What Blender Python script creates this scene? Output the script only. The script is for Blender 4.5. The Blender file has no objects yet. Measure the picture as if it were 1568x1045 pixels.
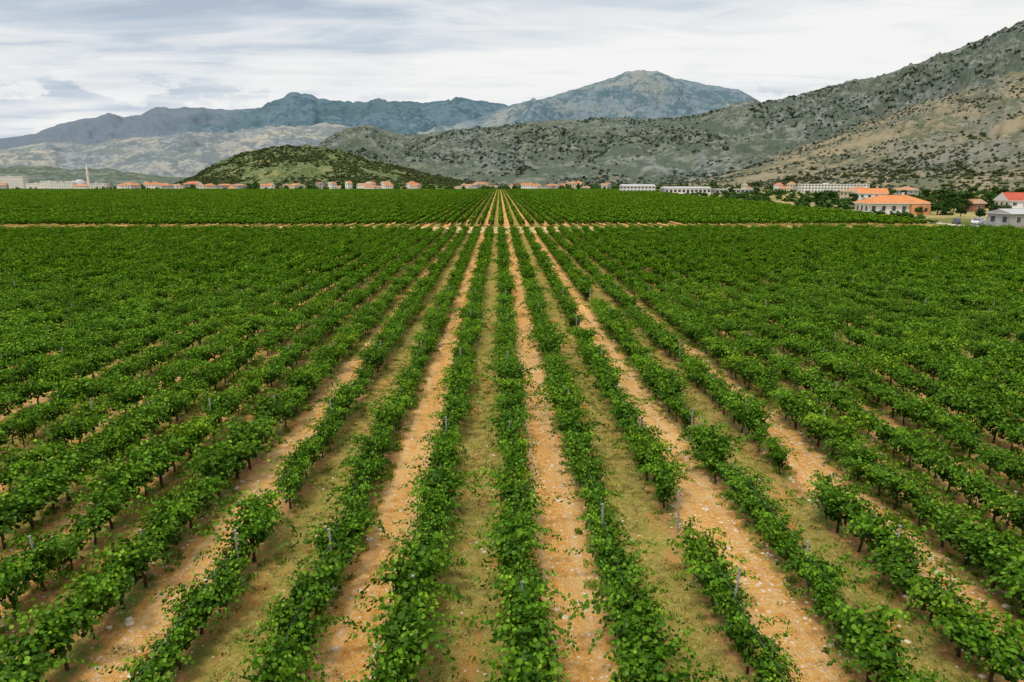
import bpy, math, random
import numpy as np
from mathutils import Vector, noise, Matrix

random.seed(7); rng = np.random.default_rng(7)
scene = bpy.context.scene
ROOT = scene.collection

# ------------------------------------------------------------------ camera
CH = 10.7; PITCH = math.atan(243/1045); YAW = math.atan(19/1045)
cam_d = bpy.data.cameras.new("camera"); cam = bpy.data.objects.new("camera", cam_d)
ROOT.objects.link(cam); scene.camera = cam
cam_d.sensor_width = 36; cam_d.lens = 24; cam_d.clip_start = 0.1; cam_d.clip_end = 60000
cam.location = (0, 0, CH); cam.rotation_euler = (math.pi/2-PITCH, 0, -YAW)

def sight(a, b):
    """survey sighting of the reference -> (x,y,z) slope per metre forward"""
    u = (a-784)/1045; v = (522.5-b)/1045
    f = math.cos(PITCH)+v*math.sin(PITCH); z = v*math.cos(PITCH)-math.sin(PITCH)
    X = u/f; Z = z/f
    return (X*math.cos(YAW)+math.sin(YAW), math.cos(YAW)-X*math.sin(YAW), Z)

# ------------------------------------------------------------------ node helpers
class NT:
    def __init__(s, mat):
        s.t = mat.node_tree; s.n = s.t.nodes; s.l = s.t.links
    def new(s, typ, **k):
        n = s.n.new(typ)
        for a, b in k.items(): setattr(n, a, b)
        return n
    def put(s, sock, v):
        if isinstance(v, bpy.types.NodeSocket): s.l.new(v, sock)
        elif isinstance(v, (tuple, list)) and sock.type == 'RGBA' and len(v) == 3: sock.default_value = (*v, 1)
        else: sock.default_value = v
    def math(s, op, a, b=0.0, c=None, clamp=False):
        n = s.new('ShaderNodeMath', operation=op); n.use_clamp = clamp
        s.put(n.inputs[0], a); s.put(n.inputs[1], b)
        if c is not None: s.put(n.inputs[2], c)
        return n.outputs[0]
    def mix(s, f, a, b, blend='MIX'):
        n = s.new('ShaderNodeMix', data_type='RGBA', blend_type=blend)
        s.put(n.inputs[0], f); s.put(n.inputs[6], a); s.put(n.inputs[7], b)
        return n.outputs[2]
    def noise(s, vec, scale, detail=4, rough=0.55, dist=0.0):
        n = s.new('ShaderNodeTexNoise'); s.l.new(vec, n.inputs['Vector'])
        n.inputs['Scale'].default_value = scale; n.inputs['Detail'].default_value = detail
        n.inputs['Roughness'].default_value = rough; n.inputs['Distortion'].default_value = dist
        return n.outputs['Fac']
    def voro(s, vec, scale):
        n = s.new('ShaderNodeTexVoronoi', feature='F1'); s.l.new(vec, n.inputs['Vector'])
        n.inputs['Scale'].default_value = scale
        return n.outputs['Distance'], n.outputs['Color']
    def sm(s, v, lo, hi, a=0.0, b=1.0):
        n = s.new('ShaderNodeMapRange', interpolation_type='SMOOTHSTEP'); n.clamp = True
        s.put(n.inputs[0], v); s.put(n.inputs[1], lo); s.put(n.inputs[2], hi); s.put(n.inputs[3], a); s.put(n.inputs[4], b)
        return n.outputs[0]
    def ramp(s, f, stops):
        n = s.new('ShaderNodeValToRGB'); s.put(n.inputs[0], f); e = n.color_ramp.elements
        while len(e) < len(stops): e.new(0.5)
        for i, (p, c) in enumerate(stops): e[i].position = p; e[i].color = (*c, 1)
        return n.outputs[0]
    def bump(s, h, strength, dist):
        n = s.new('ShaderNodeBump'); s.put(n.inputs['Height'], h)
        n.inputs['Strength'].default_value = strength; n.inputs['Distance'].default_value = dist
        return n.outputs[0]
    def pos(s):
        return s.new('ShaderNodeNewGeometry').outputs['Position']
    def mapping(s, vec, sc=(1, 1, 1), loc=(0, 0, 0), rot=(0, 0, 0)):
        n = s.new('ShaderNodeMapping'); s.l.new(vec, n.inputs[0])
        n.inputs['Scale'].default_value = sc; n.inputs['Location'].default_value = loc; n.inputs['Rotation'].default_value = rot
        return n.outputs[0]

def newmat(name):
    m = bpy.data.materials.new(name); m.use_nodes = True
    t = NT(m); b = m.node_tree.nodes['Principled BSDF']
    b.inputs['Roughness'].default_value = 0.9; b.inputs['Specular IOR Level'].default_value = 0.2
    return m, t, b

def diffmat(name):
    m = bpy.data.materials.new(name); m.use_nodes = True; t = NT(m); t.n.clear()
    b = t.new('ShaderNodeBsdfDiffuse'); o = t.new('ShaderNodeOutputMaterial'); t.l.new(b.outputs[0], o.inputs[0])
    return m, t, b

def simple(name, col, var=0.15, scale=1.0, rough=0.85, bump=0.0, spec=0.2, metal=0.0):
    m, t, b = newmat(name); p = t.new('ShaderNodeTexCoord').outputs['Object']
    n = t.noise(p, scale, 3, 0.6)
    dark = tuple(c*(1-var) for c in col); lit = tuple(min(1, c*(1+var)) for c in col)
    t.put(b.inputs['Base Color'], t.ramp(n, [(0.3, dark), (0.7, lit)]))
    b.inputs['Roughness'].default_value = rough; b.inputs['Specular IOR Level'].default_value = spec
    b.inputs['Metallic'].default_value = metal
    if bump: t.put(b.inputs['Normal'], t.bump(n, bump, 0.05))
    return m

def foliage(name, stops, hue_var=0.25, trans=0.0, gloss=0.0):
    m = bpy.data.materials.new(name); m.use_nodes = True; t = NT(m); t.n.clear()
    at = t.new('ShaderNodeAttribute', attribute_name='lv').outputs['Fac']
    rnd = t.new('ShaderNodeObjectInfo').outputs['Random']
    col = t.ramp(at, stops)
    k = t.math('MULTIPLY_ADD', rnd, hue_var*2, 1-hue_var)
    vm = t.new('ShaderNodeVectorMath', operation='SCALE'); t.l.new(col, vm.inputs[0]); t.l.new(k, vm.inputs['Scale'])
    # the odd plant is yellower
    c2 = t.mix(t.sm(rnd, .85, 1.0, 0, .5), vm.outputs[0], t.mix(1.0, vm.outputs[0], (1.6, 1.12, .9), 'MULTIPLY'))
    p = t.new('ShaderNodeBsdfDiffuse'); t.put(p.inputs['Color'], c2); sh = p.outputs[0]
    if gloss:
        gl = t.new('ShaderNodeBsdfGlossy'); gl.inputs['Roughness'].default_value = .42; gl.inputs['Color'].default_value = (.9, 1, .75, 1)
        mx = t.new('ShaderNodeMixShader'); mx.inputs[0].default_value = gloss
        t.l.new(sh, mx.inputs[1]); t.l.new(gl.outputs[0], mx.inputs[2]); sh = mx.outputs[0]
    if trans:
        tr = t.new('ShaderNodeBsdfTranslucent'); t.put(tr.inputs['Color'], t.mix(1.0, c2, (1.4, 1.35, 0.5), 'MULTIPLY'))
        mx = t.new('ShaderNodeMixShader'); mx.inputs[0].default_value = trans
        t.l.new(sh, mx.inputs[1]); t.l.new(tr.outputs[0], mx.inputs[2]); sh = mx.outputs[0]
    o = t.new('ShaderNodeOutputMaterial'); t.l.new(sh, o.inputs[0])
    return m

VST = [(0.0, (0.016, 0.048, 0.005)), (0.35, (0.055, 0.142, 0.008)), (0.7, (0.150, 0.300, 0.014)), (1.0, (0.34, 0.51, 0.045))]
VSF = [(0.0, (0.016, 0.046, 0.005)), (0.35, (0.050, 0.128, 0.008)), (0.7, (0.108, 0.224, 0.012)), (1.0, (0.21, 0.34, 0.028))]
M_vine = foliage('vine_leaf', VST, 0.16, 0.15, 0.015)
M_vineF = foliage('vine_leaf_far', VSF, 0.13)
M_scrub = foliage('scrub_leaf', [(0, (0.035, 0.05, 0.02)), (0.6, (0.07, 0.095, 0.035)), (1, (0.13, 0.16, 0.06))], 0.35)
M_scrubF = foliage('scrub_leaf_ridge_hazed', [(0, (0.05, 0.07, 0.055)), (0.6, (0.08, 0.105, 0.075)), (1, (0.125, 0.155, 0.11))], 0.25)  # scrub green greyed to put distance haze into the leaf colour
M_tree = foliage('tree_leaf', [(0, (0.012, 0.035, 0.01)), (0.6, (0.04, 0.085, 0.02)), (1, (0.09, 0.15, 0.035))], 0.3)
M_grass = foliage('grass_blade', [(0, (0.17, 0.17, 0.03)), (0.5, (0.34, 0.31, 0.08)), (1, (0.56, 0.47, 0.18))], 0.2)
M_weed = foliage('weed_leaf', [(0, (0.09, 0.17, 0.015)), (0.5, (0.19, 0.29, 0.03)), (1, (0.42, 0.43, 0.10))], 0.25)
M_bark = simple('vine_bark', (0.065, 0.042, 0.027), 0.4, 12)
M_post = simple('post_concrete', (0.30, 0.28, 0.25), 0.2, 6)
M_wire = simple('wire_steel', (0.3, 0.3, 0.3), 0.1, 3, 0.4)
M_stone = simple('stone_limestone', (0.66, 0.56, 0.42), 0.35, 2)
M_wallW = simple('wall_white', (0.70, 0.68, 0.64), 0.08, 0.6)
M_wallC = simple('wall_cream', (0.58, 0.50, 0.38), 0.08, 0.6)
M_wallO = simple('wall_orange', (0.62, 0.30, 0.12), 0.1, 0.6)
M_wallG = simple('wall_grey', (0.38, 0.37, 0.35), 0.12, 0.6)
M_wallB = simple('wall_brick', (0.34, 0.16, 0.09), 0.2, 1.0)
M_roofO = simple('roof_terracotta', (0.60, 0.24, 0.09), 0.22, 1.2, bump=0.5)
M_roofR = simple('roof_red_tile', (0.45, 0.10, 0.06), 0.22, 1.2, bump=0.5)
M_roofT = simple('roof_weathered_tile', (0.46, 0.26, 0.15), 0.25, 1.0, bump=0.5)
M_roofD = simple('roof_old_tile', (0.52, 0.20, 0.09), 0.25, 0.3)
M_roofS = simple('roof_sheet_metal', (0.45, 0.46, 0.47), 0.1, 0.5)
M_glass = simple('window_glass', (0.05, 0.06, 0.07), 0.3, 0.5, 0.15, spec=0.6)
M_trim = simple('trim_white', (0.70, 0.69, 0.67), 0.05, 1)
M_tyre = simple('tyre_rubber', (0.02, 0.02, 0.02), 0.2, 4)
M_carW = simple('car_paint_white', (0.75, 0.76, 0.78), 0.03, 1, 0.25, spec=0.6)
M_carD = simple('car_paint_dark', (0.05, 0.07, 0.12), 0.05, 1, 0.25, spec=0.6)
M_wood = simple('pole_wood', (0.16, 0.12, 0.08), 0.3, 4)

# ------------------------------------------------------------------ mesh builder
class MB:
    def __init__(s): s.v = []; s.f = []; s.m = []
    def face(s, pts, m=0):
        b = len(s.v); s.v += [tuple(p) for p in pts]; s.f.append(tuple(range(b, b+len(pts)))); s.m.append(m)
    def box(s, x0, x1, y0, y1, z0, z1, m=0):
        b = len(s.v)
        s.v += [(x0,y0,z0),(x1,y0,z0),(x1,y1,z0),(x0,y1,z0),(x0,y0,z1),(x1,y0,z1),(x1,y1,z1),(x0,y1,z1)]
        for q in ((0,3,2,1),(4,5,6,7),(0,1,5,4),(1,2,6,5),(2,3,7,6),(3,0,4,7)):
            s.f.append(tuple(b+i for i in q)); s.m.append(m)
    def tube(s, path, radii, seg=6, m=0, cap=True):
        base = len(s.v)
        for k, (p, r) in enumerate(zip(path, radii)):
            p = Vector(p); q = Vector(path[min(k+1, len(path)-1)]) - Vector(path[max(k-1, 0)])
            q.normalize(); a = q.orthogonal().normalized() if abs(q.z) < 0.99 else Vector((1, 0, 0)); c = q.cross(a)
            for j in range(seg):
                an = 2*math.pi*j/seg; s.v.append(tuple(p+(a*math.cos(an)+c*math.sin(an))*r))
        for k in range(len(path)-1):
            for j in range(seg):
                j2 = (j+1) % seg
                s.f.append((base+k*seg+j, base+k*seg+j2, base+(k+1)*seg+j2, base+(k+1)*seg+j)); s.m.append(m)
        if cap:
            s.f.append(tuple(base+(len(path)-1)*seg+j for j in range(seg))); s.m.append(m)
    def mesh(s, name, mats, smooth=False):
        me = bpy.data.meshes.new(name); me.from_pydata(s.v, [], s.f)
        for m in mats: me.materials.append(m)
        me.polygons.foreach_set('material_index', s.m)
        if smooth: me.polygons.foreach_set('use_smooth', [True]*len(s.f))
        me.update(); return me
    def obj(s, name, mats, loc=(0,0,0), rot=0, smooth=False, coll=None):
        o = bpy.data.objects.new(name, s.mesh(name, mats, smooth)); o.location = loc; o.rotation_euler = (0, 0, rot)
        (coll or ROOT).objects.link(o); return o

LEAF = np.array([(0,-.5,0),(-.46,-.22,.10),(-.42,.28,.06),(0,.55,-.06),(.42,.28,.06),(.46,-.22,.10)], float)
def leaf_mesh(name, centers, normals, sizes, lv, mat, extra=None, extramats=()):
    """many small folded leaves; extra is an MB with trunks"""
    n = len(centers); N = normals/np.linalg.norm(normals, axis=1, keepdims=True)
    r = rng.normal(size=(n, 3)); A = np.cross(N, r); A /= np.linalg.norm(A, axis=1, keepdims=True); B = np.cross(N, A)
    L = LEAF[None]*sizes[:, None, None]
    V = centers[:, None]+L[..., 0:1]*A[:, None]+L[..., 1:2]*B[:, None]+L[..., 2:3]*N[:, None]
    V = V.reshape(-1, 3); b = np.arange(n)*6
    F = np.concatenate([np.stack([b, b+3, b+2, b+1], 1), np.stack([b, b+5, b+4, b+3], 1)], 1).reshape(-1, 4)
    verts = V.tolist(); faces = F.tolist(); mi = [0]*len(faces); lvf = np.repeat(lv, 2).tolist()
    if extra:
        o = len(verts); verts += extra.v; faces += [[i+o for i in f] for f in extra.f]; mi += [1+m for m in extra.m]; lvf += [0.5]*len(extra.f)
    me = bpy.data.meshes.new(name); me.from_pydata(verts, [], faces); me.materials.append(mat)
    for m in extramats: me.materials.append(m)
    me.polygons.foreach_set('material_index', mi)
    at = me.attributes.new('lv', 'FLOAT', 'FACE'); at.data.foreach_set('value', lvf); me.update()
    return me

def make_coll(name, meshes):
    c = bpy.data.collections.new(name)
    for i, me in enumerate(meshes):
        o = bpy.data.objects.new(f"{me.name}", me); c.objects.link(o)
    return c

def instancer(name, pts, rots, scls, idx, coll):
    n = len(pts); me = bpy.data.meshes.new(name); me.vertices.add(n)
    me.vertices.foreach_set('co', np.asarray(pts, dtype=np.float32).ravel())
    a = me.attributes.new('irot', 'FLOAT_VECTOR', 'POINT'); a.data.foreach_set('vector', np.asarray(rots, dtype=np.float32).ravel())
    a = me.attributes.new('iscl', 'FLOAT_VECTOR', 'POINT'); a.data.foreach_set('vector', np.asarray(scls, dtype=np.float32).ravel())
    a = me.attributes.new('iidx', 'INT', 'POINT'); a.data.foreach_set('value', np.asarray(idx, dtype=np.int32))
    o = bpy.data.objects.new(name, me); ROOT.objects.link(o)
    ng = bpy.data.node_groups.new(name+'_scatter', 'GeometryNodeTree')
    ng.interface.new_socket('Geometry', in_out='INPUT', socket_type='NodeSocketGeometry')
    ng.interface.new_socket('Geometry', in_out='OUTPUT', socket_type='NodeSocketGeometry')
    N = ng.nodes; L = ng.links
    gi = N.new('NodeGroupInput'); go = N.new('NodeGroupOutput'); ci = N.new('GeometryNodeCollectionInfo')
    ci.inputs['Collection'].default_value = coll; ci.inputs['Separate Children'].default_value = True; ci.inputs['Reset Children'].default_value = True
    ip = N.new('GeometryNodeInstanceOnPoints'); ip.inputs['Pick Instance'].default_value = True
    def attr(nm, ty):
        q = N.new('GeometryNodeInputNamedAttribute'); q.data_type = ty; q.inputs['Name'].default_value = nm
        return [x for x in q.outputs if x.enabled and x.name == 'Attribute'][0]
    L.new(gi.outputs[0], ip.inputs['Points']); L.new(ci.outputs[0], ip.inputs['Instance'])
    L.new(attr('irot', 'FLOAT_VECTOR'), ip.inputs['Rotation']); L.new(attr('iscl', 'FLOAT_VECTOR'), ip.inputs['Scale'])
    L.new(attr('iidx', 'INT'), ip.inputs['Instance Index']); L.new(ip.outputs[0], go.inputs[0])
    md = o.modifiers.new('scatter', 'NODES'); md.node_group = ng
    return o

# ------------------------------------------------------------------ grape vines
def vine(name, nshoot, step, size, mat, length=1.2, trunk=True):
    C=[]; Nn=[]; S=[]; LV=[]
    mb = MB()
    half = length/2
    def add(c, n, s, l):
        if c[2] > .3: C.append(c); Nn.append(n); S.append(s); LV.append(min(1, max(0, l)))
    for i in range(nshoot):
        y = rng.normal(0, half*.66); x = rng.normal(0, 0.05); z = rng.uniform(0.66, 0.98)
        long = rng.random() < 0.24
        d = np.array([rng.normal(0, 0.52), rng.normal(0, 0.40), 1.0]); d /= np.linalg.norm(d)
        ln = rng.uniform(0.35, 0.82)*(1.75 if long else 1); p = np.array([x, y, z]); t = 0; side = 1
        droop = rng.uniform(0.2, 2.2)
        while t < ln:
            t += step
            d = d+np.array([np.sign(d[0])*0.07, 0, -droop*step*1.1*(t/ln)*2]); d /= np.linalg.norm(d)
            p = p+d*step
            w = .10 if not long else .10*(1.1-.6*t/ln)      # long shoots stay thin and stand clear of the hedge
            for _ in range(2):
                side = -side
                off = np.array([side*rng.uniform(.02, w), rng.normal(0, w*.7), rng.normal(0, .05)]); c = p+off
                add(c, np.array([off[0]*5+c[0]*0.9, rng.normal(0, .55), 0.65])+rng.normal(0, .45, 3),
                    size*rng.uniform(.6, 1.25)*(1-0.4*t/ln), -.12+0.42*rng.random()+0.64*(.35+.65*t/ln)*((c[2]-.5)/1.05))  # paler young tips; top light and inner shade also put into leaf tone
    for i in range(int(nshoot*(6 if step < .07 else 3.4))):
        a = rng.uniform(0, 6.283); r = rng.uniform(.15, .36)
        c = np.array([math.cos(a)*r, rng.normal(0, half*.62), .80+math.sin(a)*r*1.1])
        add(c, np.array([math.cos(a), rng.normal(0, .3), .35+.4*math.sin(a)])+rng.normal(0, .3, 3), size*rng.uniform(.8, 1.25), .05+.3*rng.random()+.15*math.sin(a))  # inner leaves toned darker, canopy shade put into their colour
    if trunk:
        k = [(0,0,-0.05),(rng.normal(0,.03),rng.normal(0,.03),.3),(rng.normal(0,.03),rng.normal(0,.04),.62),(0,0,.78)]
        mb.tube(k, [.045,.036,.034,.03], 5)
        for sgn in (-1, 1):
            mb.tube([(0,0,.74),(0.02,sgn*.2,.8),(0,sgn*half*.98,.82)], [.028,.022,.014], 4)
    return leaf_mesh(name, np.array(C), np.array(Nn), np.array(S), np.array(LV), mat, mb if trunk else None, (M_bark,))

near = make_coll('grapevine_plants', [vine('grapevine', int(rng.integers(27, 40)), 0.060, 0.122, M_vine) for _ in range(12)])
mid = make_coll('grapevine_plants_mid', [vine('grapevine', 22, 0.09, 0.18, M_vineF) for _ in range(7)])
def segment(name, length, size, per, rows=1):
    C=[];Nn=[];S=[];LV=[]
    for r in range(rows):
        n = int(length*per); y = rng.uniform(-length/2, length/2, n); q = int(length/0.9)
        lump = np.interp(y, np.linspace(-length/2, length/2, q), rng.uniform(0.58, 1.32, q))
        an = rng.uniform(-0.35, math.pi+0.35, n); rr = rng.uniform(0.6, 1.0, n)
        x = np.cos(an)*0.52*rr*lump; z = 0.85+np.sin(an)*0.80*rr*lump
        C.append(np.stack([x+(r-(rows-1)/2)*2.55, y, z], 1)); Nn.append(np.stack([x*1.5, rng.normal(0,.4,n), 0.4+z*.4], 1)+rng.normal(0,.35,(n,3)))
        S.append(size*rng.uniform(.7,1.3,n)); LV.append(np.clip((z-.85)*0.6+rng.uniform(-.15,.42,n), 0, 1))  # top light put into the far leaves' tone, paler with height
    return leaf_mesh(name, np.concatenate(C), np.concatenate(Nn), np.concatenate(S), np.concatenate(LV), M_vineF)
far = make_coll('grapevine_row_far', [segment('grapevine_row', 8, 0.30, 70) for _ in range(6)])
vfar = make_coll('grapevine_block_far', [segment('grapevine_block', 24, 0.5, 28, 4) for _ in range(4)])

X0, SP = 0.45, 2.55
def edge(y): return 110+(y-143)*0.108
gaps = {2: [(16.9, 20.2), (46, 48)], 3: [(25.2, 27.6), (58, 61)], -3: [(19.3, 20.4), (33, 34.5)], 4: [(21, 22.6), (38, 40)], -4: [(26, 27.5)], 5: [(30, 31.5)]}
P1=[];P2=[];R1=[];R2=[];S1=[];S2=[];posts=[]
for k in range(-72, 58):
    x = X0+SP*k; y = 2.0+rng.uniform(0, 1.1); ph = rng.uniform(0, 5.5)
    vig = rng.uniform(.93, 1.07)*(1.0+.20*min(1, max(0, abs(k+.3)-2.5)/5))   # the outer rows are more vigorous
    while y < 148:
        y += 1.12
        if abs(x) > 0.82*y+9 or x > edge(y)-2: continue
        gap = any(a < y < b for a, b in gaps.get(k, ())) or rng.random() < 0.02
        if gap: continue
        g = 1.0+0.50*noise.noise(Vector((k*3.1, y*0.19, 4)))+0.16*rng.normal()
        g = min(1.38, max(.55, g))
        sc = (vig*g*rng.uniform(.86, 1.08), 1.08*rng.uniform(.9, 1.1), min(1.30, vig**.6*(0.45+0.55*g)*rng.uniform(.86, 1.12)))
        pt = (x+rng.normal(0, .08), y+rng.normal(0, .08), 0); rot = (rng.normal(0,.05), rng.normal(0,.06), rng.choice([0, math.pi])+rng.normal(0, .22))
        if y < 66+rng.normal(0, 7): P1.append(pt); R1.append(rot); S1.append(sc)
        else: P2.append(pt); R2.append(rot); S2.append(sc)
    y = 3+ph
    while y < 148:
        if abs(x) < 0.82*y+9 and x < edge(y)-2: posts.append((x+rng.normal(0,.04), y, 0))
        y += 11.2
posts.append((X0+2*SP, 19.4, 0)); posts.append((X0+3*SP, 25.9, 0))
instancer('vineyard_rows', P1, R1, S1, rng.integers(0, 12, len(P1)), near)
instancer('vineyard_rows_middle', P2, R2, S2, rng.integers(0, 7, len(P2)), mid)
P=[];R=[];S=[]
for k in range(-170, 70):
    x = X0+SP*k; y = 175.0+rng.uniform(-1.5, 1.5)
    while y < 460:
        if abs(x) < 0.82*y+20 and x < edge(y)-2 and rng.random() > 0.01:
            P.append((x+rng.normal(0,.06), y, 0)); R.append((0, 0, rng.choice([0, math.pi]))); S.append((rng.uniform(.85,1.15), 1.02, rng.uniform(.8, 1.12)))
        y += 8
instancer('vineyard_rows_far', P, R, S, rng.integers(0, 6, len(P)), far)
P=[];R=[];S=[]
for k in range(-350, 70, 4):
    x = X0+SP*(k+1.5); y = 474.0
    while y < 985:
        if abs(x) < 0.82*y+50 and x < edge(y)-8 and rng.random() > 0.004:
            P.append((x, y, 0)); R.append((0, 0, rng.choice([0, math.pi]))); S.append((1, 1, rng.uniform(.9, 1.1)))
        y += 24
instancer('vineyard_rows_horizon', P, R, S, rng.integers(0, 4, len(P)), vfar)

# posts and wires
mb = MB(); mb.tube([(0,0,-.1),(0,0,1.0),(0.01,0,1.50)], [.032,.030,.028], 6); mb.box(-.036,.036,-.036,.036,1.50,1.52)
mb.box(-.05,.05,-.01,.01,1.30,1.32)
pc = make_coll('vineyard_post_parts', [mb.mesh('vineyard_post', [M_post])])
instancer('vineyard_posts', posts, [(rng.normal(0,.04), rng.normal(0,.04), 0) for _ in posts], [(1,1,rng.uniform(.92,1.15)) for _ in posts], [0]*len(posts), pc)
mb = MB()
for k in range(-12, 14):
    x = X0+SP*k
    for z in (0.82, 1.15): mb.tube([(x, 2, z), (x, 30, z-.01), (x, 70, z)], [.002]*3, 4)
mb.obj('trellis_wire', [M_wire])

# grass tufts, weeds, stones
def tuft(name, n, h, spread, mat, w=0.012):
    mb = MB(); 
    for _ in range(n):
        a = rng.uniform(0, 6.28); r = rng.uniform(0, spread); x, y = r*math.cos(a), r*math.sin(a)
        l = rng.uniform(.4, 1)*h; b = rng.uniform(0, 6.28); dx, dy = math.cos(b)*l*.7, math.sin(b)*l*.7
        px, py = -math.sin(b)*w, math.cos(b)*w
        mb.face([(x-px,y-py,0),(x+px,y+py,0),(x+dx*.5+px,y+dy*.5+py,l*.6),(x+dx,y+dy,l*.8),(x+dx*.5-px,y+dy*.5-py,l*.6)])
    me = mb.mesh(name, [mat]); at = me.attributes.new('lv','FLOAT','FACE'); at.data.foreach_set('value', rng.random(len(mb.f)).tolist()); return me
gc = make_coll('grass_tufts', [tuft('grass_tuft', 22, .08, .16, M_grass, .009) for _ in range(4)])
wc = make_coll('weed_tufts', [tuft('weed_tuft', 22, .16, .17, M_weed, .014) for _ in range(4)])
P=[];Pw=[]
for _ in range(100000):
    y = 7+53*math.sqrt(rng.random()); x = rng.uniform(-1,1)*(0.8*y+4)
    s = (x-X0)/SP; fr = s % 2
    n = noise.noise(Vector((x*.5, y*.25, 0))); under = min(fr % 1, 1-fr % 1)
    if fr > 1 and .12 < under and n > -.3 and rng.random() < .6 and y < 40: P.append((x,y,0))
    elif fr > 1 and under > .15 and noise.noise(Vector((x*.7, y*.3, 31))) > .1 and rng.random() < .12: Pw.append((x,y,0))
    elif under < .24 and noise.noise(Vector((x*.8, y*.5, 9))) > .0 and rng.random() < .45: Pw.append((x,y,0))
    elif fr < 1 and noise.noise(Vector((x*.6, y*.3, 19))) > .22 and rng.random() < .25: P.append((x,y,0))
def rr(P, lo, hi): 
    s = rng.uniform(lo, hi, len(P)); return [(0,0,a) for a in rng.uniform(0,6.28,len(P))], np.stack([s,s,s],1)
r, s = rr(P, .5, 1.2); instancer('grass', P, r, s, rng.integers(0,4,len(P)), gc)
r, s = rr(Pw, .4, 1.3); instancer('weeds', Pw, r, s, rng.integers(0,4,len(Pw)), wc)
import bmesh
def rock(name):
    bm = bmesh.new(); bmesh.ops.create_icosphere(bm, subdivisions=1, radius=.5); o = Vector(rng.uniform(0,50,3))
    for v in bm.verts: v.co *= 1+.45*noise.noise(v.co*1.6+o); v.co.z *= .55
    me = bpy.data.meshes.new(name); bm.to_mesh(me); bm.free(); me.materials.append(M_stone); return me
rc = make_coll('stones', [rock('stone') for _ in range(5)])
P=[]
for _ in range(60000):
    y = 7+45*math.sqrt(rng.random())**1.2; x = rng.uniform(-1,1)*(0.8*y+3); fr = ((x-X0)/SP) % 2; k = math.floor((x-X0)/SP)
    if fr < 1 and rng.random() < (.85 if k in (0, 2, 4, -4) else .35): P.append((x,y,0))
    elif rng.random() < .08: P.append((x,y,0))
sz = rng.lognormal(math.log(.052), .5, len(P)).clip(.015, .28)
instancer('stones_scattered', P, [(0,0,a) for a in rng.uniform(0,6.28,len(P))], np.stack([sz*rng.uniform(.8,1.4,len(P)), sz, sz], 1), rng.integers(0,5,len(P)), rc)

# ------------------------------------------------------------------ ground
E = 30000
xs = [-E, -3000, -600, -100, 0, 100, 600, 3000, E]; ys = [-3000, -100, 0, 50, 100, 200, 600, 3000, E]
V = [(x, y, 0) for y in ys for x in xs]; F = [(j*9+i, j*9+i+1, (j+1)*9+i+1, (j+1)*9+i) for j in range(8) for i in range(8)]
me = bpy.data.meshes.new('ground'); me.from_pydata(V, [], F)
g = bpy.data.objects.new('ground', me); ROOT.objects.link(g)
m, t, b = diffmat('vineyard_soil_and_grass'); me.materials.append(m)
p = t.pos(); sep = t.new('ShaderNodeSeparateXYZ'); t.l.new(p, sep.inputs[0]); x, y = sep.outputs[0], sep.outputs[1]
s = t.math('DIVIDE', t.math('SUBTRACT', x, X0), SP)
s2 = t.math('FLOORED_MODULO', s, 2.0); fr = t.math('FLOORED_MODULO', s, 1.0)
n1 = t.noise(p, 1.6, 4, 0.65); nb = t.noise(t.mapping(p, (.5, .14, 1)), 1.0, 2, .6); nf = t.noise(p, 7, 5, .75); nh = t.noise(p, 34, 3, .75)
issoil = t.math('LESS_THAN', s2, 1.0)
cd = t.math('ABSOLUTE', t.math('SUBTRACT', fr, 0.5))
cdn = t.math('ADD', cd, t.math('MULTIPLY', t.math('SUBTRACT', n1, .5), .40))
soil = t.ramp(nf, [(.3, (.48, .20, .035)), (.48, (.74, .385, .10)), (.66, (.86, .57, .24))])
soil = t.mix(t.sm(nb, .44, .64, 0, .5), soil, (.82, .54, .23))
soil = t.mix(t.sm(n1, .52, .68, 0, .7), soil, (.62, .235, .04))
tw = t.math('ABSOLUTE', t.math('SUBTRACT', cd, .2)); soil = t.mix(t.sm(tw, .0, .09, .35, 0), soil, (.86, .62, .34))
soil = t.mix(t.sm(nh, .52, .63, 0, .75), soil, (.33, .145, .035))
peb, pcol = t.voro(p, 12); psep = t.new('ShaderNodeSeparateColor'); t.l.new(pcol, psep.inputs[0])
pm = t.math('MULTIPLY', t.sm(peb, .20, .34, 1, 0), t.math('GREATER_THAN', psep.outputs[0], .52))
soil = t.mix(t.math('MULTIPLY', pm, .75), soil, (.90, .74, .52))
grs = t.ramp(nf, [(.3, (.22, .175, .035)), (.5, (.39, .31, .08)), (.68, (.58, .46, .17))])
grs = t.mix(t.sm(n1, .44, .64, 0, .6), grs, (.24, .26, .045))
grs = t.mix(t.sm(t.noise(t.mapping(p, (1, .35, 1), (7, 3, 0)), .9, 3, .7), .52, .64, 0, .7), grs, (.56, .27, .08))
grs = t.mix(t.sm(nh, .52, .66, 0, .5), grs, (.17, .13, .04))
grs = t.mix(t.math('MULTIPLY', pm, t.sm(n1, .4, .6, .5, 0)), grs, (.75, .62, .43))
wn = t.noise(t.mapping(p, (1, .6, 1), (3, 9, 0)), 1.3, 3, .7)
und = t.mix(t.sm(wn, .45, .6), t.ramp(nf, [(.3, (.30, .14, .04)), (.7, (.58, .33, .12))]), (.18, .21, .04))
und = t.mix(t.sm(nh, .52, .68, 0, .6), und, (.65, .51, .34))
lane = t.mix(issoil, grs, soil)
field = t.mix(t.sm(cdn, .30, .44), lane, und)
yy2 = t.math('ADD', y, t.math('MULTIPLY', nb, 2))
trackm = t.math('MULTIPLY', t.sm(yy2, 150, 152), t.sm(yy2, 170, 172, 1, 0))
field = t.mix(trackm, field, t.mix(nf, (.55, .38, .17), (.78, .58, .30)))
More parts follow.
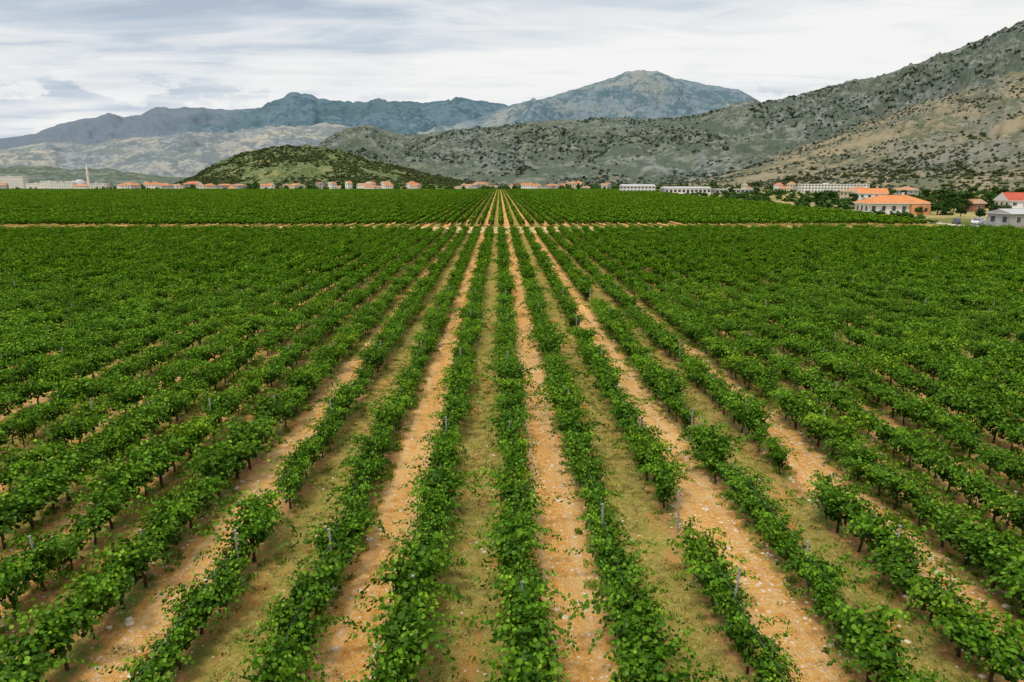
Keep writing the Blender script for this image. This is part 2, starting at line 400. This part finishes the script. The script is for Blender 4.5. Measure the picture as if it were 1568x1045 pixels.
o1 = t.noise(p, .02, 4, .6); o2 = t.noise(p, .3, 3, .7)
out = t.ramp(t.math('ADD', t.math('MULTIPLY', o1, .6), t.math('MULTIPLY', o2, .4)), [(.35, (.09, .12, .035)), (.46, (.20, .20, .07)), (.54, (.38, .32, .14)), (.7, (.50, .40, .20))])
e = t.math('SUBTRACT', x, t.math('MULTIPLY_ADD', t.math('SUBTRACT', y, 143.), .108, 109.))
outm = t.math('MAXIMUM', t.sm(e, 0, 1), t.sm(y, 992, 994))
t.put(b.inputs['Color'], t.mix(outm, field, out))
t.put(b.inputs['Normal'], t.bump(t.math('ADD', nf, t.math('MULTIPLY', pm, .35)), .9, .10))

def strip(name, pts, w, mat, z):
    mb = MB(); L=[];Rr=[]
    for i, q in enumerate(pts):
        d = Vector(pts[min(i+1, len(pts)-1)])-Vector(pts[max(i-1, 0)]); d.normalize(); nrm = Vector((-d.y, d.x))
        L.append((q[0]+nrm.x*w/2, q[1]+nrm.y*w/2, z)); Rr.append((q[0]-nrm.x*w/2, q[1]-nrm.y*w/2, z))
    for i in range(len(pts)-1): mb.face([L[i], Rr[i], Rr[i+1], L[i+1]])
    return mb.obj(name, [mat])
M_road = simple('gravel_road_surface', (.52, .45, .34), .2, .4); M_asph = simple('asphalt', (.24, .24, .235), .2, .8)
strip('farm_track', [(edge(yy)+4+1.0*math.sin(yy*.02), yy) for yy in range(20, 1000, 20)], 4.2, M_road, .02)
strip('road', [(118, 168), (135, 186), (160, 192), (220, 200), (330, 215), (600, 240)], 7, M_asph, .04)
strip('dirt_road', [(edge(330)+5, 330), (180, 335), (260, 360), (420, 420)], 6, M_road, .028)

# ------------------------------------------------------------------ mountains
def terrain_mat(name, rock, rock2, grass, scrub, sc, cover=.5, gcover=.5, dots=None, side=None, soft=.05):
    m, t, b = diffmat(name); p = t.pos()
    q = t.mapping(p, (1, 1, 1.8))
    a = t.noise(q, sc, 4, .65); c = t.noise(t.mapping(q, loc=(500, 90, 0)), sc*4, 4, .7); d = t.noise(q, sc*16, 4, .75)
    col = t.mix(t.sm(d, .35, .65), rock, rock2)
    col = t.mix(t.sm(a, gcover-.08, gcover+.08, 0, .85), col, grass)
    mix = t.math('ADD', t.math('MULTIPLY', c, .55), t.math('MULTIPLY', d, .45))
    col = t.mix(t.sm(mix, cover-soft, cover+soft, 0, .85), col, scrub)
    if dots:
        v, _ = t.voro(q, dots); col = t.mix(t.math('MULTIPLY', t.sm(v, .2, .45, 1, 0), t.sm(c, .4, .55, .1, .8)), col, scrub)
    if side:
        sx = t.new('ShaderNodeSeparateXYZ'); t.l.new(p, sx.inputs[0])
        f = t.math('ADD', sx.outputs[0], t.math('MULTIPLY', t.math('SUBTRACT', a, .5), side[3]))
        col = t.mix(t.sm(f, side[0], side[1]), t.mix(.7, col, side[2]), col)
    t.put(b.inputs['Color'], col)
    return m
def lerp_list(L, x): return float(np.interp(x, [a for a, _ in L], [b for _, b in L]))
def mountain(name, crest, Dc, Df, mat, cols=500, rows=90, amp=.25, ns=500, seed=0, prof=1.15, jag=.012, fine=.14):
    a0, a1 = crest[0][0], crest[-1][0]; V=[]; back = int(rows*.35); total = rows+back
    for i in range(cols+1):
        a = a0+(a1-a0)*i/cols; h = lerp_list(crest, a); dx, dy, dz = sight(a, h); dc = lerp_list(Dc, a); df = lerp_list(Df, a)
        zc = CH+dz*dc; zc = max(zc, -5)
        zc += zc*jag*(noise.fractal(Vector((a*.05, seed, 1)), .8, 2.1, 6)*1.8)
        for j in range(total+1):
            tt = j/rows
            if tt <= 1:
                D = df+(dc-df)*tt; base = zc*tt**prof; w = min(1, tt*3)*min(1, (1-tt)*4)
            else:
                k = (tt-1)/.35; D = dc+(dc-df)*.6*k; base = zc*(1-.9*k); w = min(1, k*3)
            X = dx*D; Y = dy*D
            q = Vector((X/ns, Y/ns, seed*3.7))
            r = noise.ridged_multi_fractal(q, .9, 2.1, 6, 1.0, 2.0)-1.1
            f = noise.fractal(q*5, .6, 2.1, 5)
            V.append((X, Y, base+w*amp*zc*(r*.55+f*fine)-2))
    F=[]; st = total+1
    for i in range(cols):
        for j in range(total):
            F.append((i*st+j, (i+1)*st+j, (i+1)*st+j+1, i*st+j+1))
    me = bpy.data.meshes.new(name); me.from_pydata(V, [], F); me.materials.append(mat)
    me.polygons.foreach_set('use_smooth', [True]*len(F)); me.update()
    o = bpy.data.objects.new(name, me); ROOT.objects.link(o)
    return np.array(V), st, rows, cols

Mt_blue = terrain_mat('far_mountain_haze_blue', (.135, .20, .245), (.10, .16, .20), (.10, .16, .18), (.065, .12, .15), .0009, .52, .50, None, side=(-4200, -2600, (.175, .20, .245), 3000))  # blue here is distance haze painted into the rock colours
Mt_peak = terrain_mat('far_mountain_peak_hazed', (.20, .25, .28), (.16, .215, .25), (.28, .30, .27), (.085, .145, .175), .0009, .50, .54)  # peak rock tinted blue, haze put into the surface colour
Mt_pale = terrain_mat('pale_karst_hills_hazed', (.28, .30, .305), (.21, .24, .26), (.40, .375, .30), (.14, .175, .195), .0014, .49, .53)  # pale karst, with bluish haze mixed into its colours
Mt_mid = terrain_mat('scrub_karst_ridge', (.23, .24, .22), (.175, .19, .175), (.165, .175, .12), (.08, .105, .08), .0035, .475, .50, .05)  # grey rock and scrub, muted slightly by haze put into the colours
Mt_low = terrain_mat('low_scrub_ridge', (.22, .24, .22), (.17, .20, .17), (.18, .20, .14), (.08, .11, .08), .004, .48, .52, .05)
Mt_tan = terrain_mat('dry_grass_slope', (.225, .22, .18), (.185, .185, .15), (.305, .25, .155), (.11, .125, .08), .0035, .51, .47, .07)
Mt_hill = terrain_mat('green_hill', (.19, .205, .115), (.135, .165, .07), (.25, .235, .105), (.07, .11, .035), .008, .49, .55, .12)

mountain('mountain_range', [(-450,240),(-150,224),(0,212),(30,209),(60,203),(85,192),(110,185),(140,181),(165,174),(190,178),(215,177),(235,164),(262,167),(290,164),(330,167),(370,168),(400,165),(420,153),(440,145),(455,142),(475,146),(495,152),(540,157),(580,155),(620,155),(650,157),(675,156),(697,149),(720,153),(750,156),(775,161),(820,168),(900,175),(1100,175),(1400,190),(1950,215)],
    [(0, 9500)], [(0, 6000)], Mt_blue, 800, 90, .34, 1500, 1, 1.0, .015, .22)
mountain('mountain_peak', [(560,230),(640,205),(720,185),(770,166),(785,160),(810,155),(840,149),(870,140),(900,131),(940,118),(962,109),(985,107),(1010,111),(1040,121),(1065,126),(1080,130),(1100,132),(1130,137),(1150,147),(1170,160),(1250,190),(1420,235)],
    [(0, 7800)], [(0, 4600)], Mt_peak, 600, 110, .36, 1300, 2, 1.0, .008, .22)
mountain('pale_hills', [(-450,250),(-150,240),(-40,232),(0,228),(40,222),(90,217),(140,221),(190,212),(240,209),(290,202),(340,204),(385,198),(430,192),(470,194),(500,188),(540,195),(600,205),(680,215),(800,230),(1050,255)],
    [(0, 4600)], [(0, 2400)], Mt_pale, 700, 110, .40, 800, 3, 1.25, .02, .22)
mountain('low_ridge', [(-450,250),(-100,256),(0,256),(60,253),(110,259),(160,257),(220,266),(290,272),(340,281)],
    [(0, 2300)], [(0, 1600)], Mt_low, 300, 50, .25, 250, 4, 1.0, .05)
rv = mountain('scrub_ridge', [(400,277),(450,255),(485,225),(510,203),(535,195),(560,190),(590,199),(620,206),(660,204),(700,198),(760,193),(800,188),(850,184),(900,182),(960,180),(1000,182),(1050,178),(1100,168),(1150,158),(1200,150),(1250,137),(1300,123),(1340,118),(1400,98),(1450,80),(1500,60),(1568,30),(1700,-25),(1950,-60)],
    [(400, 3300), (1000, 3000), (1568, 2500), (1950, 2300)], [(400, 1900), (1000, 1500), (1568, 1150), (1950, 1000)], Mt_mid, 1000, 150, .34, 420, 5, 1.1, .012, .22)
tv = mountain('dry_slope', [(960,282),(1040,274),(1090,266),(1140,252),(1200,234),(1260,211),(1320,188),(1400,160),(1480,133),(1568,106),(1700,72),(1950,30)],
    [(960, 1900), (1568, 1700), (1950, 1600)], [(960, 1200), (1300, 900), (1568, 760), (1950, 650)], Mt_tan, 600, 130, .18, 260, 6, 1.05, .02, .25)
hv = mountain('hill', [(262,283),(300,268),(325,252),(350,240),(375,232),(410,226),(440,221),(480,223),(520,229),(560,241),(620,256),(670,268),(730,282)],
    [(0, 1720)], [(0, 1330)], Mt_hill, 400, 90, .14, 120, 8, .75, .02)

# scrub on the slopes
def bush(name, n, size, mat, sq=.8):
    d = rng.normal(size=(n, 3)); d /= np.linalg.norm(d, axis=1, keepdims=True); d[:, 2] = np.abs(d[:, 2])*1.0-.1
    lump = 1+.35*np.sin(d[:, 0]*5+rng.uniform(0, 6))*np.cos(d[:, 1]*4+rng.uniform(0, 6))
    c = d*(rng.uniform(.55, 1, n)*lump)[:, None]*np.array([.5, .5, sq])
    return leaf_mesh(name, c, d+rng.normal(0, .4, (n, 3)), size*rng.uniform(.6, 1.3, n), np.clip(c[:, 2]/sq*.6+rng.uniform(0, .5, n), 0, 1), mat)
bc = make_coll('scrub_bushes', [bush('shrub', 50, .28, M_scrub) for _ in range(5)])
bcf = make_coll('scrub_bushes_ridge', [bush('shrub', 36, .34, M_scrubF) for _ in range(5)])
def scatter_on(tv, n, lo, hi, name, coll, dens=.1, nsc=.004, tmin=.03, tmax=1.0):
    V, st, rows, cols = tv; P=[]
    while len(P) < n:
        i = rng.uniform(0, cols-1); j = rng.uniform(tmin, tmax)*(rows-1); a = int(i); c = int(j); fi = i-a; fj = j-c
        q = (V[a*st+c]*(1-fi)+V[(a+1)*st+c]*fi)*(1-fj)+(V[a*st+c+1]*(1-fi)+V[(a+1)*st+c+1]*fi)*fj
        if noise.fractal(Vector((q[0]*nsc, q[1]*nsc, 3)), .8, 2, 4) > dens+rng.normal(0, .15): P.append((q[0], q[1], q[2]-.2))
    s = rng.lognormal(0, .35, n)*(lo+hi)/2
    instancer(name, P, [(0,0,a) for a in rng.uniform(0,6.28,n)], np.stack([s*rng.uniform(.8,1.5,n), s, s*.7], 1), rng.integers(0,5,n), coll)
scatter_on(hv, 6500, 3, 5.5, 'scrub_on_hill', bc, -.15, .01, .02, .99)
scatter_on(tv, 6500, 2.5, 5, 'scrub_on_dry_slope', bcf, .05, .006, .02)
scatter_on(tv, 2000, 3, 5.5, 'scrub_on_lower_slope', bc, .0, .01, .01, .35)
scatter_on(rv, 16000, 5, 8, 'scrub_on_ridge', bcf, .0, .003, .02)

# ------------------------------------------------------------------ trees
def tree_mesh(name, h, r, n=1100, leaf=.32):
    mb = MB(); ht = h*.35
    mb.tube([(0,0,-.2),(.05,0,ht*.5),(0,.08,ht),(0.05,0,h*.7)], [.2*r/2.2,.16*r/2.2,.12*r/2.2,.04], 7)
    C=[]; N=[]; LV=[]
    for i in range(9):
        a = i*2.4+rng.normal(0,.3); z = h*rng.uniform(.4, .88); rad = r*rng.uniform(.25, .7)*(1.1-max(0, z/h-.55))
        c = np.array([math.cos(a)*rad, math.sin(a)*rad, z])
        mb.tube([(0,0,ht*rng.uniform(.7,1.2)), tuple(c*np.array([.5,.5,.9])), tuple(c)], [.07,.05,.02], 5)
        k = n//9; d = rng.normal(size=(k, 3)); d /= np.linalg.norm(d, axis=1, keepdims=True)
        br = r*rng.uniform(.32, .52); q = c+d*(rng.uniform(.5, 1, k)**.6)[:, None]*br*np.array([1, 1, .8])
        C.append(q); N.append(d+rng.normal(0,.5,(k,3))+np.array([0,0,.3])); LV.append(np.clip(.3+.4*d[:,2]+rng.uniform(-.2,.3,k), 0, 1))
    C = np.concatenate(C)
    return leaf_mesh(name, C, np.concatenate(N), leaf*rng.uniform(.7,1.3,len(C)), np.concatenate(LV), M_tree, mb, (M_bark,))
tms = [tree_mesh('tree', 6, 2.6), tree_mesh('tree', 5, 2.3), tree_mesh('tree', 7.5, 2.6), tree_mesh('tree', 4.2, 2.4)]
def W(px, D): a = sight(px, 279); return (a[0]*D, a[1]*D, 0)
for px, D, k, sc in [(1432,262,0,1.1),(1450,250,1,1),(1466,240,2,.8),(1475,246,0,.9),(1500,300,1,1),(1386,330,2,1),(1352,300,3,1),(1240,330,3,.9),(1262,340,1,.9),(1545,262,0,1.2),(1562,300,2,1.2),(1600,240,0,1.2),
                     (1195,520,3,1.2),(1160,560,0,1.2),(1340,500,2,1.1),(1420,420,0,1.2),(1120,620,1,1.3),(1528,330,2,1.2),(1490,420,0,1.4),(1300,262,3,.7),(1412,236,3,.7),(1508,205,3,.8),(1530,215,1,.9),
                     (1440,300,2,1.1),(1458,275,0,1.2),(1520,285,0,1.2),(1548,225,3,.9),(1290,300,3,.8),(1400,300,0,1),(1215,430,3,1),(1275,420,1,1.1),(1366,400,0,1.2),(1585,205,1,1),
                     (1425,240,0,1),(1442,232,3,1.2),(1482,262,2,1),(1535,300,0,1.5),(1478,222,3,.8),(1310,330,0,1),(1255,370,0,1)]:
    o = bpy.data.objects.new('tree', tms[k]); o.location = W(px, D); o.rotation_euler = (0,0,rng.uniform(0,6)); o.scale = (sc,)*3; ROOT.objects.link(o)
tc = make_coll('belt_trees', [bush('tree_crown', 110, .24, M_tree, 1.0) for _ in range(4)])
P=[];S=[]
for _ in range(2700):
    px = rng.uniform(-250, 1500); D = rng.uniform(1080, 1300) if rng.random() < .86 else rng.uniform(1000, 1080)
    if noise.noise(Vector((px*.02, D*.01, 7))) < -.1: continue
    q = W(px, D); P.append((q[0], q[1], -.5)); k = rng.lognormal(math.log(5.3), .35); S.append((k*1.2, k, k*.9))
for _ in range(1300):
    px = rng.uniform(1060, 1850); D = rng.uniform(260, 950); q = W(px, D)
    if q[0] < edge(q[1])+9: continue
    P.append((q[0], q[1], -.3)); k = rng.uniform(1.5, 5); S.append((k*1.4, k*1.1, k*.8))
for _ in range(260):
    D = rng.uniform(200, 1000); xx = edge(D)+rng.choice([8, 10, 30])+rng.normal(0, 2)
    if noise.noise(Vector((D*.03, xx*.02, 0))) > -.05: P.append((xx, D, -.2)); k = rng.uniform(1, 2.6); S.append((k*1.5, k*1.5, k*.9))
instancer('distant_trees', P, [(0,0,a) for a in rng.uniform(0,6.28,len(P))], S, rng.integers(0,4,len(P)), tc)

# ------------------------------------------------------------------ buildings
def house(name, loc, w, d, h, rot=0, roof='hip', rh=2.2, wall=M_wallW, roofm=M_roofO, floors=2, frames=True, ov=.5, balcony=False, chim=True, winw=1.2, gap=3.2, side=None):
    mb = MB(); hw, hd = w/2, d/2
    mb.box(-hw, hw, -hd, hd, -.3, h, 0)
    if side is not None: mb.box(hw*.35, hw*.98, -hd-1.4, -hd, -.3, h-.25, 4)
    W2, D2 = hw+ov, hd+ov; e = h
    if roof == 'flat':
        mb.box(-hw-.15, hw+.15, -hd-.15, hd+.15, h, h+.35, 3); mb.box(-hw*.3, -hw*.15, -1, 1, h+.35, h+1.3, 0)
    else:
        mb.box(-W2, W2, -D2, D2, h, h+.15, 3); e = h+.15
        ins = min(D2, W2*.8) if roof == 'hip' else 0.0
        A, B = (-W2+ins, 0, e+rh), (W2-ins, 0, e+rh)
        c = [(-W2,-D2,e),(W2,-D2,e),(W2,D2,e),(-W2,D2,e)]
        mb.face([c[0], c[1], B, A], 1); mb.face([c[2], c[3], A, B], 1)
        k = 1 if roof == 'hip' else 0
        mb.face([c[1], c[2], B], k); mb.face([c[3], c[0], A], k)
        mb.box(A[0], B[0], -.12, .12, e+rh-.05, e+rh+.1, 1)
        if chim: mb.box(hw*.35, hw*.35+.7, hd*.2, hd*.2+.6, e+rh*.3, e+rh+.8, 0); mb.box(hw*.35-.1, hw*.35+.8, hd*.2-.1, hd*.2+.7, e+rh+.8, e+rh+.92, 3)
    fh = h/floors
    n = max(1, int(w/gap)); nd = max(1, int(d/gap))
    for fl in range(floors):
        z0 = fl*fh+fh*.32; z1 = z0+fh*.45
        for i in range(n):
            xc = -hw+(i+.5)*w/n
            if side is not None and xc+winw > hw*.35: continue
            for sy in (-1, 1):
                yy = sy*hd; y0, y1 = sorted((yy, yy+sy*.04)); door = (fl == 0 and i == n//2 and sy < 0)
                if frames: mb.box(xc-winw/2-.1, xc+winw/2+.1, y0, y1, (z0-.1 if not door else .02), z1+.1, 3); y0, y1 = sorted((yy+sy*.02, yy+sy*.07))
                mb.box(xc-winw/2, xc+winw/2, y0, y1, z0 if not door else .05, z1, 2)
        for i in range(nd):
            yc = -hd+(i+.5)*d/nd
            for sx in (-1, 1):
                xx = sx*hw; x0, x1 = sorted((xx, xx+sx*.06)); mb.box(x0, x1, yc-winw/2, yc+winw/2, z0, z1, 2)
    if side is not None:
        for q in (.5, .82): mb.box(hw*q-.5, hw*q+.5, -hd-1.46, -hd-1.4, 1.0, 2.2, 2)
    if balcony:
        mb.box(-hw*.9, hw*.1, -hd-1.5, -hd-.08, fh-.1, fh+.08, 3)
        mb.box(-hw*.9, hw*.1, -hd-1.5, -hd-1.42, fh+.9, fh+1.0, 3)
        for i in range(12): xx = -hw*.9+i*(hw*1.0-.06)/11; mb.box(xx, xx+.05, -hd-1.48, -hd-1.44, fh+.08, fh+.9, 3)
        for xx in (-hw*.9, hw*.1-.25): mb.box(xx, xx+.25, -hd-1.45, -hd-1.2, -.3, fh-.1, 0)
    return mb.obj(name, [wall, roofm, M_glass, M_trim, M_wallO], loc, rot)

house('family_house', W(1370, 243), 20, 11, 3.6, -.10, 'hip', 2.6, M_wallW, M_roofO, 1, True, 1.0, side=1)
house('family_house', W(1316, 395), 15, 11, 5.6, .1, 'hip', 2.6, M_wallC, M_roofT, 2, balcony=True)
house('family_house', W(1336, 350), 13, 10, 5.2, -.3, 'gable', 2.4, M_wallW, M_roofO, 2)
house('shed', W(1496, 262), 5, 5, 3, .2, 'gable', 1.4, M_wallB, M_roofT, 1, chim=False)
house('workshop', W(1562, 176), 9, 7, 3.0, .15, 'gable', 1.0, M_wallG, M_roofS, 1, chim=False)
house('family_house', W(1572, 235), 13, 10, 4.6, -.2, 'gable', 2.6, M_wallW, M_roofR, 2, balcony=True)
house('family_house', W(1388, 470), 12, 10, 5.5, .2, 'hip', 2.3, M_wallG, M_roofT, 2)
house('school_building', W(1276, 760), 72, 13, 8.6, -.05, 'flat', 0, M_wallW, M_roofS, 3, False, gap=3.4, winw=2.0)
house('warehouse', W(1050, 660), 44, 16, 5.2, .05, 'gable', 1.4, M_wallW, M_roofS, 1, False, gap=4, winw=2.6, chim=False)
house('warehouse', W(1122, 680), 36, 14, 4.2, -.04, 'flat', 0, M_wallG, M_roofS, 1, False, gap=4, winw=2.8)
house('warehouse', W(976, 760), 36, 14, 6.5, .1, 'gable', 2.0, M_wallW, M_roofS, 2, False, gap=4, winw=2.2, chim=False)
house('apartment_block', W(20, 1060), 36, 14, 19, .1, 'flat', 0, M_wallW, M_roofS, 5, False)
house('apartment_block', W(-60, 1200), 50, 14, 15, -.1, 'flat', 0, M_wallC, M_roofS, 4, False)
for a, c, hh in [(58, 30, 9), (78, 24, 12), (98, 30, 10), (114, 20, 12), (150, 24, 9)]:
    house('apartment_block', W(a, 1030+rng.uniform(-20, 40)), c, 13, hh, rng.uniform(-.3, .3), 'flat', 0, M_wallW, M_roofS, 3, False)
walls = [M_wallW, M_wallW, M_wallC, M_wallG, M_wallW]; roofs = [M_roofD, M_roofD, M_roofT, M_roofO, M_roofT, M_roofD]
for lo, hi, n in [(-200, 20, 10), (30, 150, 8), (155, 215, 11), (215, 305, 18), (305, 430, 12), (430, 545, 8), (550, 605, 9), (610, 660, 5), (690, 750, 10), (770, 830, 6), (835, 900, 9), (915, 1010, 5), (1140, 1230, 5)]:
    for i in range(n):
        px = rng.uniform(lo, hi); D = rng.uniform(1002, 1150)
        if px > 1000: D = rng.uniform(850, 1000)
        sc = rng.lognormal(0, .28)
        house('village_house', W(px, D), 10*sc*rng.uniform(.9,1.5), 8.5*sc, rng.choice([3.2, 5.8, 6.4, 9])*rng.uniform(.9, 1.1), rng.uniform(-1.4, 1.4), 'hip' if rng.random() < .4 else 'gable', rng.uniform(1.6, 3.2), walls[rng.integers(0, 5)], roofs[rng.integers(0, 6)], 2, False, .4)
# mosque with minaret
mb = MB(); mb.box(-9, 9, -9, 9, -.3, 8, 0)
for k in range(6):
    a0, a1 = k*math.pi/12, (k+1)*math.pi/12
    for j in range(16):
        b0, b1 = j*math.pi/8, (j+1)*math.pi/8
        fn = lambda a, b_: (8*math.cos(a)*math.cos(b_), 8*math.cos(a)*math.sin(b_), 8+7*math.sin(a))
        mb.face([fn(a0,b0), fn(a0,b1), fn(a1,b1), fn(a1,b0)], 1)
for i in range(-2, 3): mb.box(i*3.4-.6, i*3.4+.6, -9.06, -9, 2, 5.5, 2)
mb.tube([(13,0,-.3),(13,0,22),(13,0,22.01),(13,0,23.2),(13,0,23.21),(13,0,29),(13,0,29.01),(13,0,36)], [1.6,1.4,2.3,2.3,1.2,1.2,1.5,.05], 12, 0)
mb.obj('mosque', [M_wallW, M_roofS, M_glass], W(122, 1030))

# cars
def car(name, loc, rot, paint):
    mb = MB()
    prof = [(-2.15,.35),(-2.2,.75),(-2.0,.95),(-1.2,1.0),(-.65,1.42),(.75,1.45),(1.5,1.05),(2.1,.9),(2.15,.35)]
    n = len(prof)
    def ring(y): return [(x, y*(1-(.16 if z > 1.1 else 0)), z) for x, z in prof]
    Lr, Rr_ = ring(-.86), ring(.86)
    mb.face(Lr, 0); mb.face(Rr_[::-1], 0)
    for i in range(n):
        j = (i+1) % n; mat = 1 if i in (3, 5) else 0
        mb.face([Lr[i], Rr_[i], Rr_[j], Lr[j]], mat)
    for sy in (-1, 1):
        mb.face([(-1.0, sy*.868, 1.03), (1.2, sy*.868, 1.05), (.65, sy*.765, 1.36), (-.6, sy*.765, 1.34)], 1)
        for xx in (-1.35, 1.35): mb.tube([(xx, sy*.68, .32), (xx, sy*.90, .32)], [.32, .32], 14, 2); mb.tube([(xx, sy*.90, .32), (xx, sy*.915, .32)], [.18, .17], 10, 0)
    mb.obj(name, [paint, M_glass, M_tyre], loc, rot)
car('parked_car', (124.5, 178, .04), .7, M_carW); car('parked_car', (129, 184, .04), .6, M_carW); car('parked_car', (121, 181, .0), 1.0, M_carD)
car('parked_car', (150, 197, .0), .2, M_carD); car('parked_car', W(1335, 225), .3, M_carW)
for px, D in [(1468, 330), (1412, 500), (1548, 250), (1240, 600), (935, 800), (860, 940)]:
    mb = MB(); mb.tube([(0,0,-.3),(0,0,4),(0,0,8)], [.16,.13,.1], 8); mb.box(-.9,.9,-.06,.06,7.3,7.45)
    for q in (-.8, 0, .8): mb.box(q-.05, q+.05, -.05, .05, 7.45, 7.65)
    mb.obj('utility_pole', [M_wood], W(px, D))

# ------------------------------------------------------------------ light and sky
az = math.radians(212); el = math.radians(60)
sd = Vector((math.sin(az)*math.cos(el), math.cos(az)*math.cos(el), math.sin(el)))
sl = bpy.data.lights.new('sun', 'SUN'); sl.energy = 2.4; sl.angle = math.radians(10); sl.color = (1, .93, .82)
so = bpy.data.objects.new('sun', sl); so.rotation_euler = sd.to_track_quat('Z', 'Y').to_euler(); ROOT.objects.link(so)
w = bpy.data.worlds.new('World'); scene.world = w; w.use_nodes = True; t = NT(w); t.n.clear()
sk = t.new('ShaderNodeTexSky', sky_type='NISHITA'); sk.sun_disc = False; sk.sun_elevation = el; sk.sun_rotation = az
bg = t.new('ShaderNodeBackground'); t.l.new(sk.outputs[0], bg.inputs[0]); bg.inputs[1].default_value = .1
d = t.new('ShaderNodeTexCoord').outputs['Generated']; sp = t.new('ShaderNodeSeparateXYZ'); t.l.new(d, sp.inputs[0])
z = t.math('ADD', t.math('MAXIMUM', sp.outputs[2], 0.0), .07)
cb = t.new('ShaderNodeCombineXYZ'); t.put(cb.inputs[0], t.math('DIVIDE', sp.outputs[0], z)); t.put(cb.inputs[1], t.math('DIVIDE', sp.outputs[1], z))
cv = cb.outputs[0]
c1 = t.noise(t.mapping(cv, (.42, .8, 1), (3.3, 1.2, 0), (0, 0, .2)), 1.0, 5, .5, .3)
c2 = t.noise(t.mapping(cv, (.9, 2.0, 1), (1.3, 7.2, 0), (0, 0, .15)), 1.3, 5, .6, .6)
west = t.sm(sp.outputs[0], -.5, .15, -.06, .02)
cc = t.math('ADD', t.math('ADD', t.math('MULTIPLY', c1, .6), t.math('MULTIPLY', c2, .4)), west)
cloudcol = t.ramp(cc, [(.32, (.47, .55, .65)), (.40, (.60, .665, .74)), (.47, (.77, .80, .83)), (.58, (.91, .91, .905))])
c3 = t.noise(t.mapping(d, (1, 1, 2.4)), 13, 5, .6)
cum = t.math('MULTIPLY', t.sm(c3, .47, .54), t.sm(sp.outputs[2], .10, .15, 1, 0))
cloudcol = t.mix(t.math('MULTIPLY', cum, .85), cloudcol, (.90, .90, .90))
bg2 = t.new('ShaderNodeBackground'); t.l.new(cloudcol, bg2.inputs[0]); bg2.inputs[1].default_value = 1.0
mx = t.new('ShaderNodeMixShader'); t.put(mx.inputs[0], t.sm(cc, .25, .45, .85, 1.0))
t.l.new(bg.outputs[0], mx.inputs[1]); t.l.new(bg2.outputs[0], mx.inputs[2])
ow = t.new('ShaderNodeOutputWorld'); t.l.new(mx.outputs[0], ow.inputs[0])
scene.view_settings.view_transform = 'Standard'; scene.view_settings.look = 'None'; scene.view_settings.exposure = 0
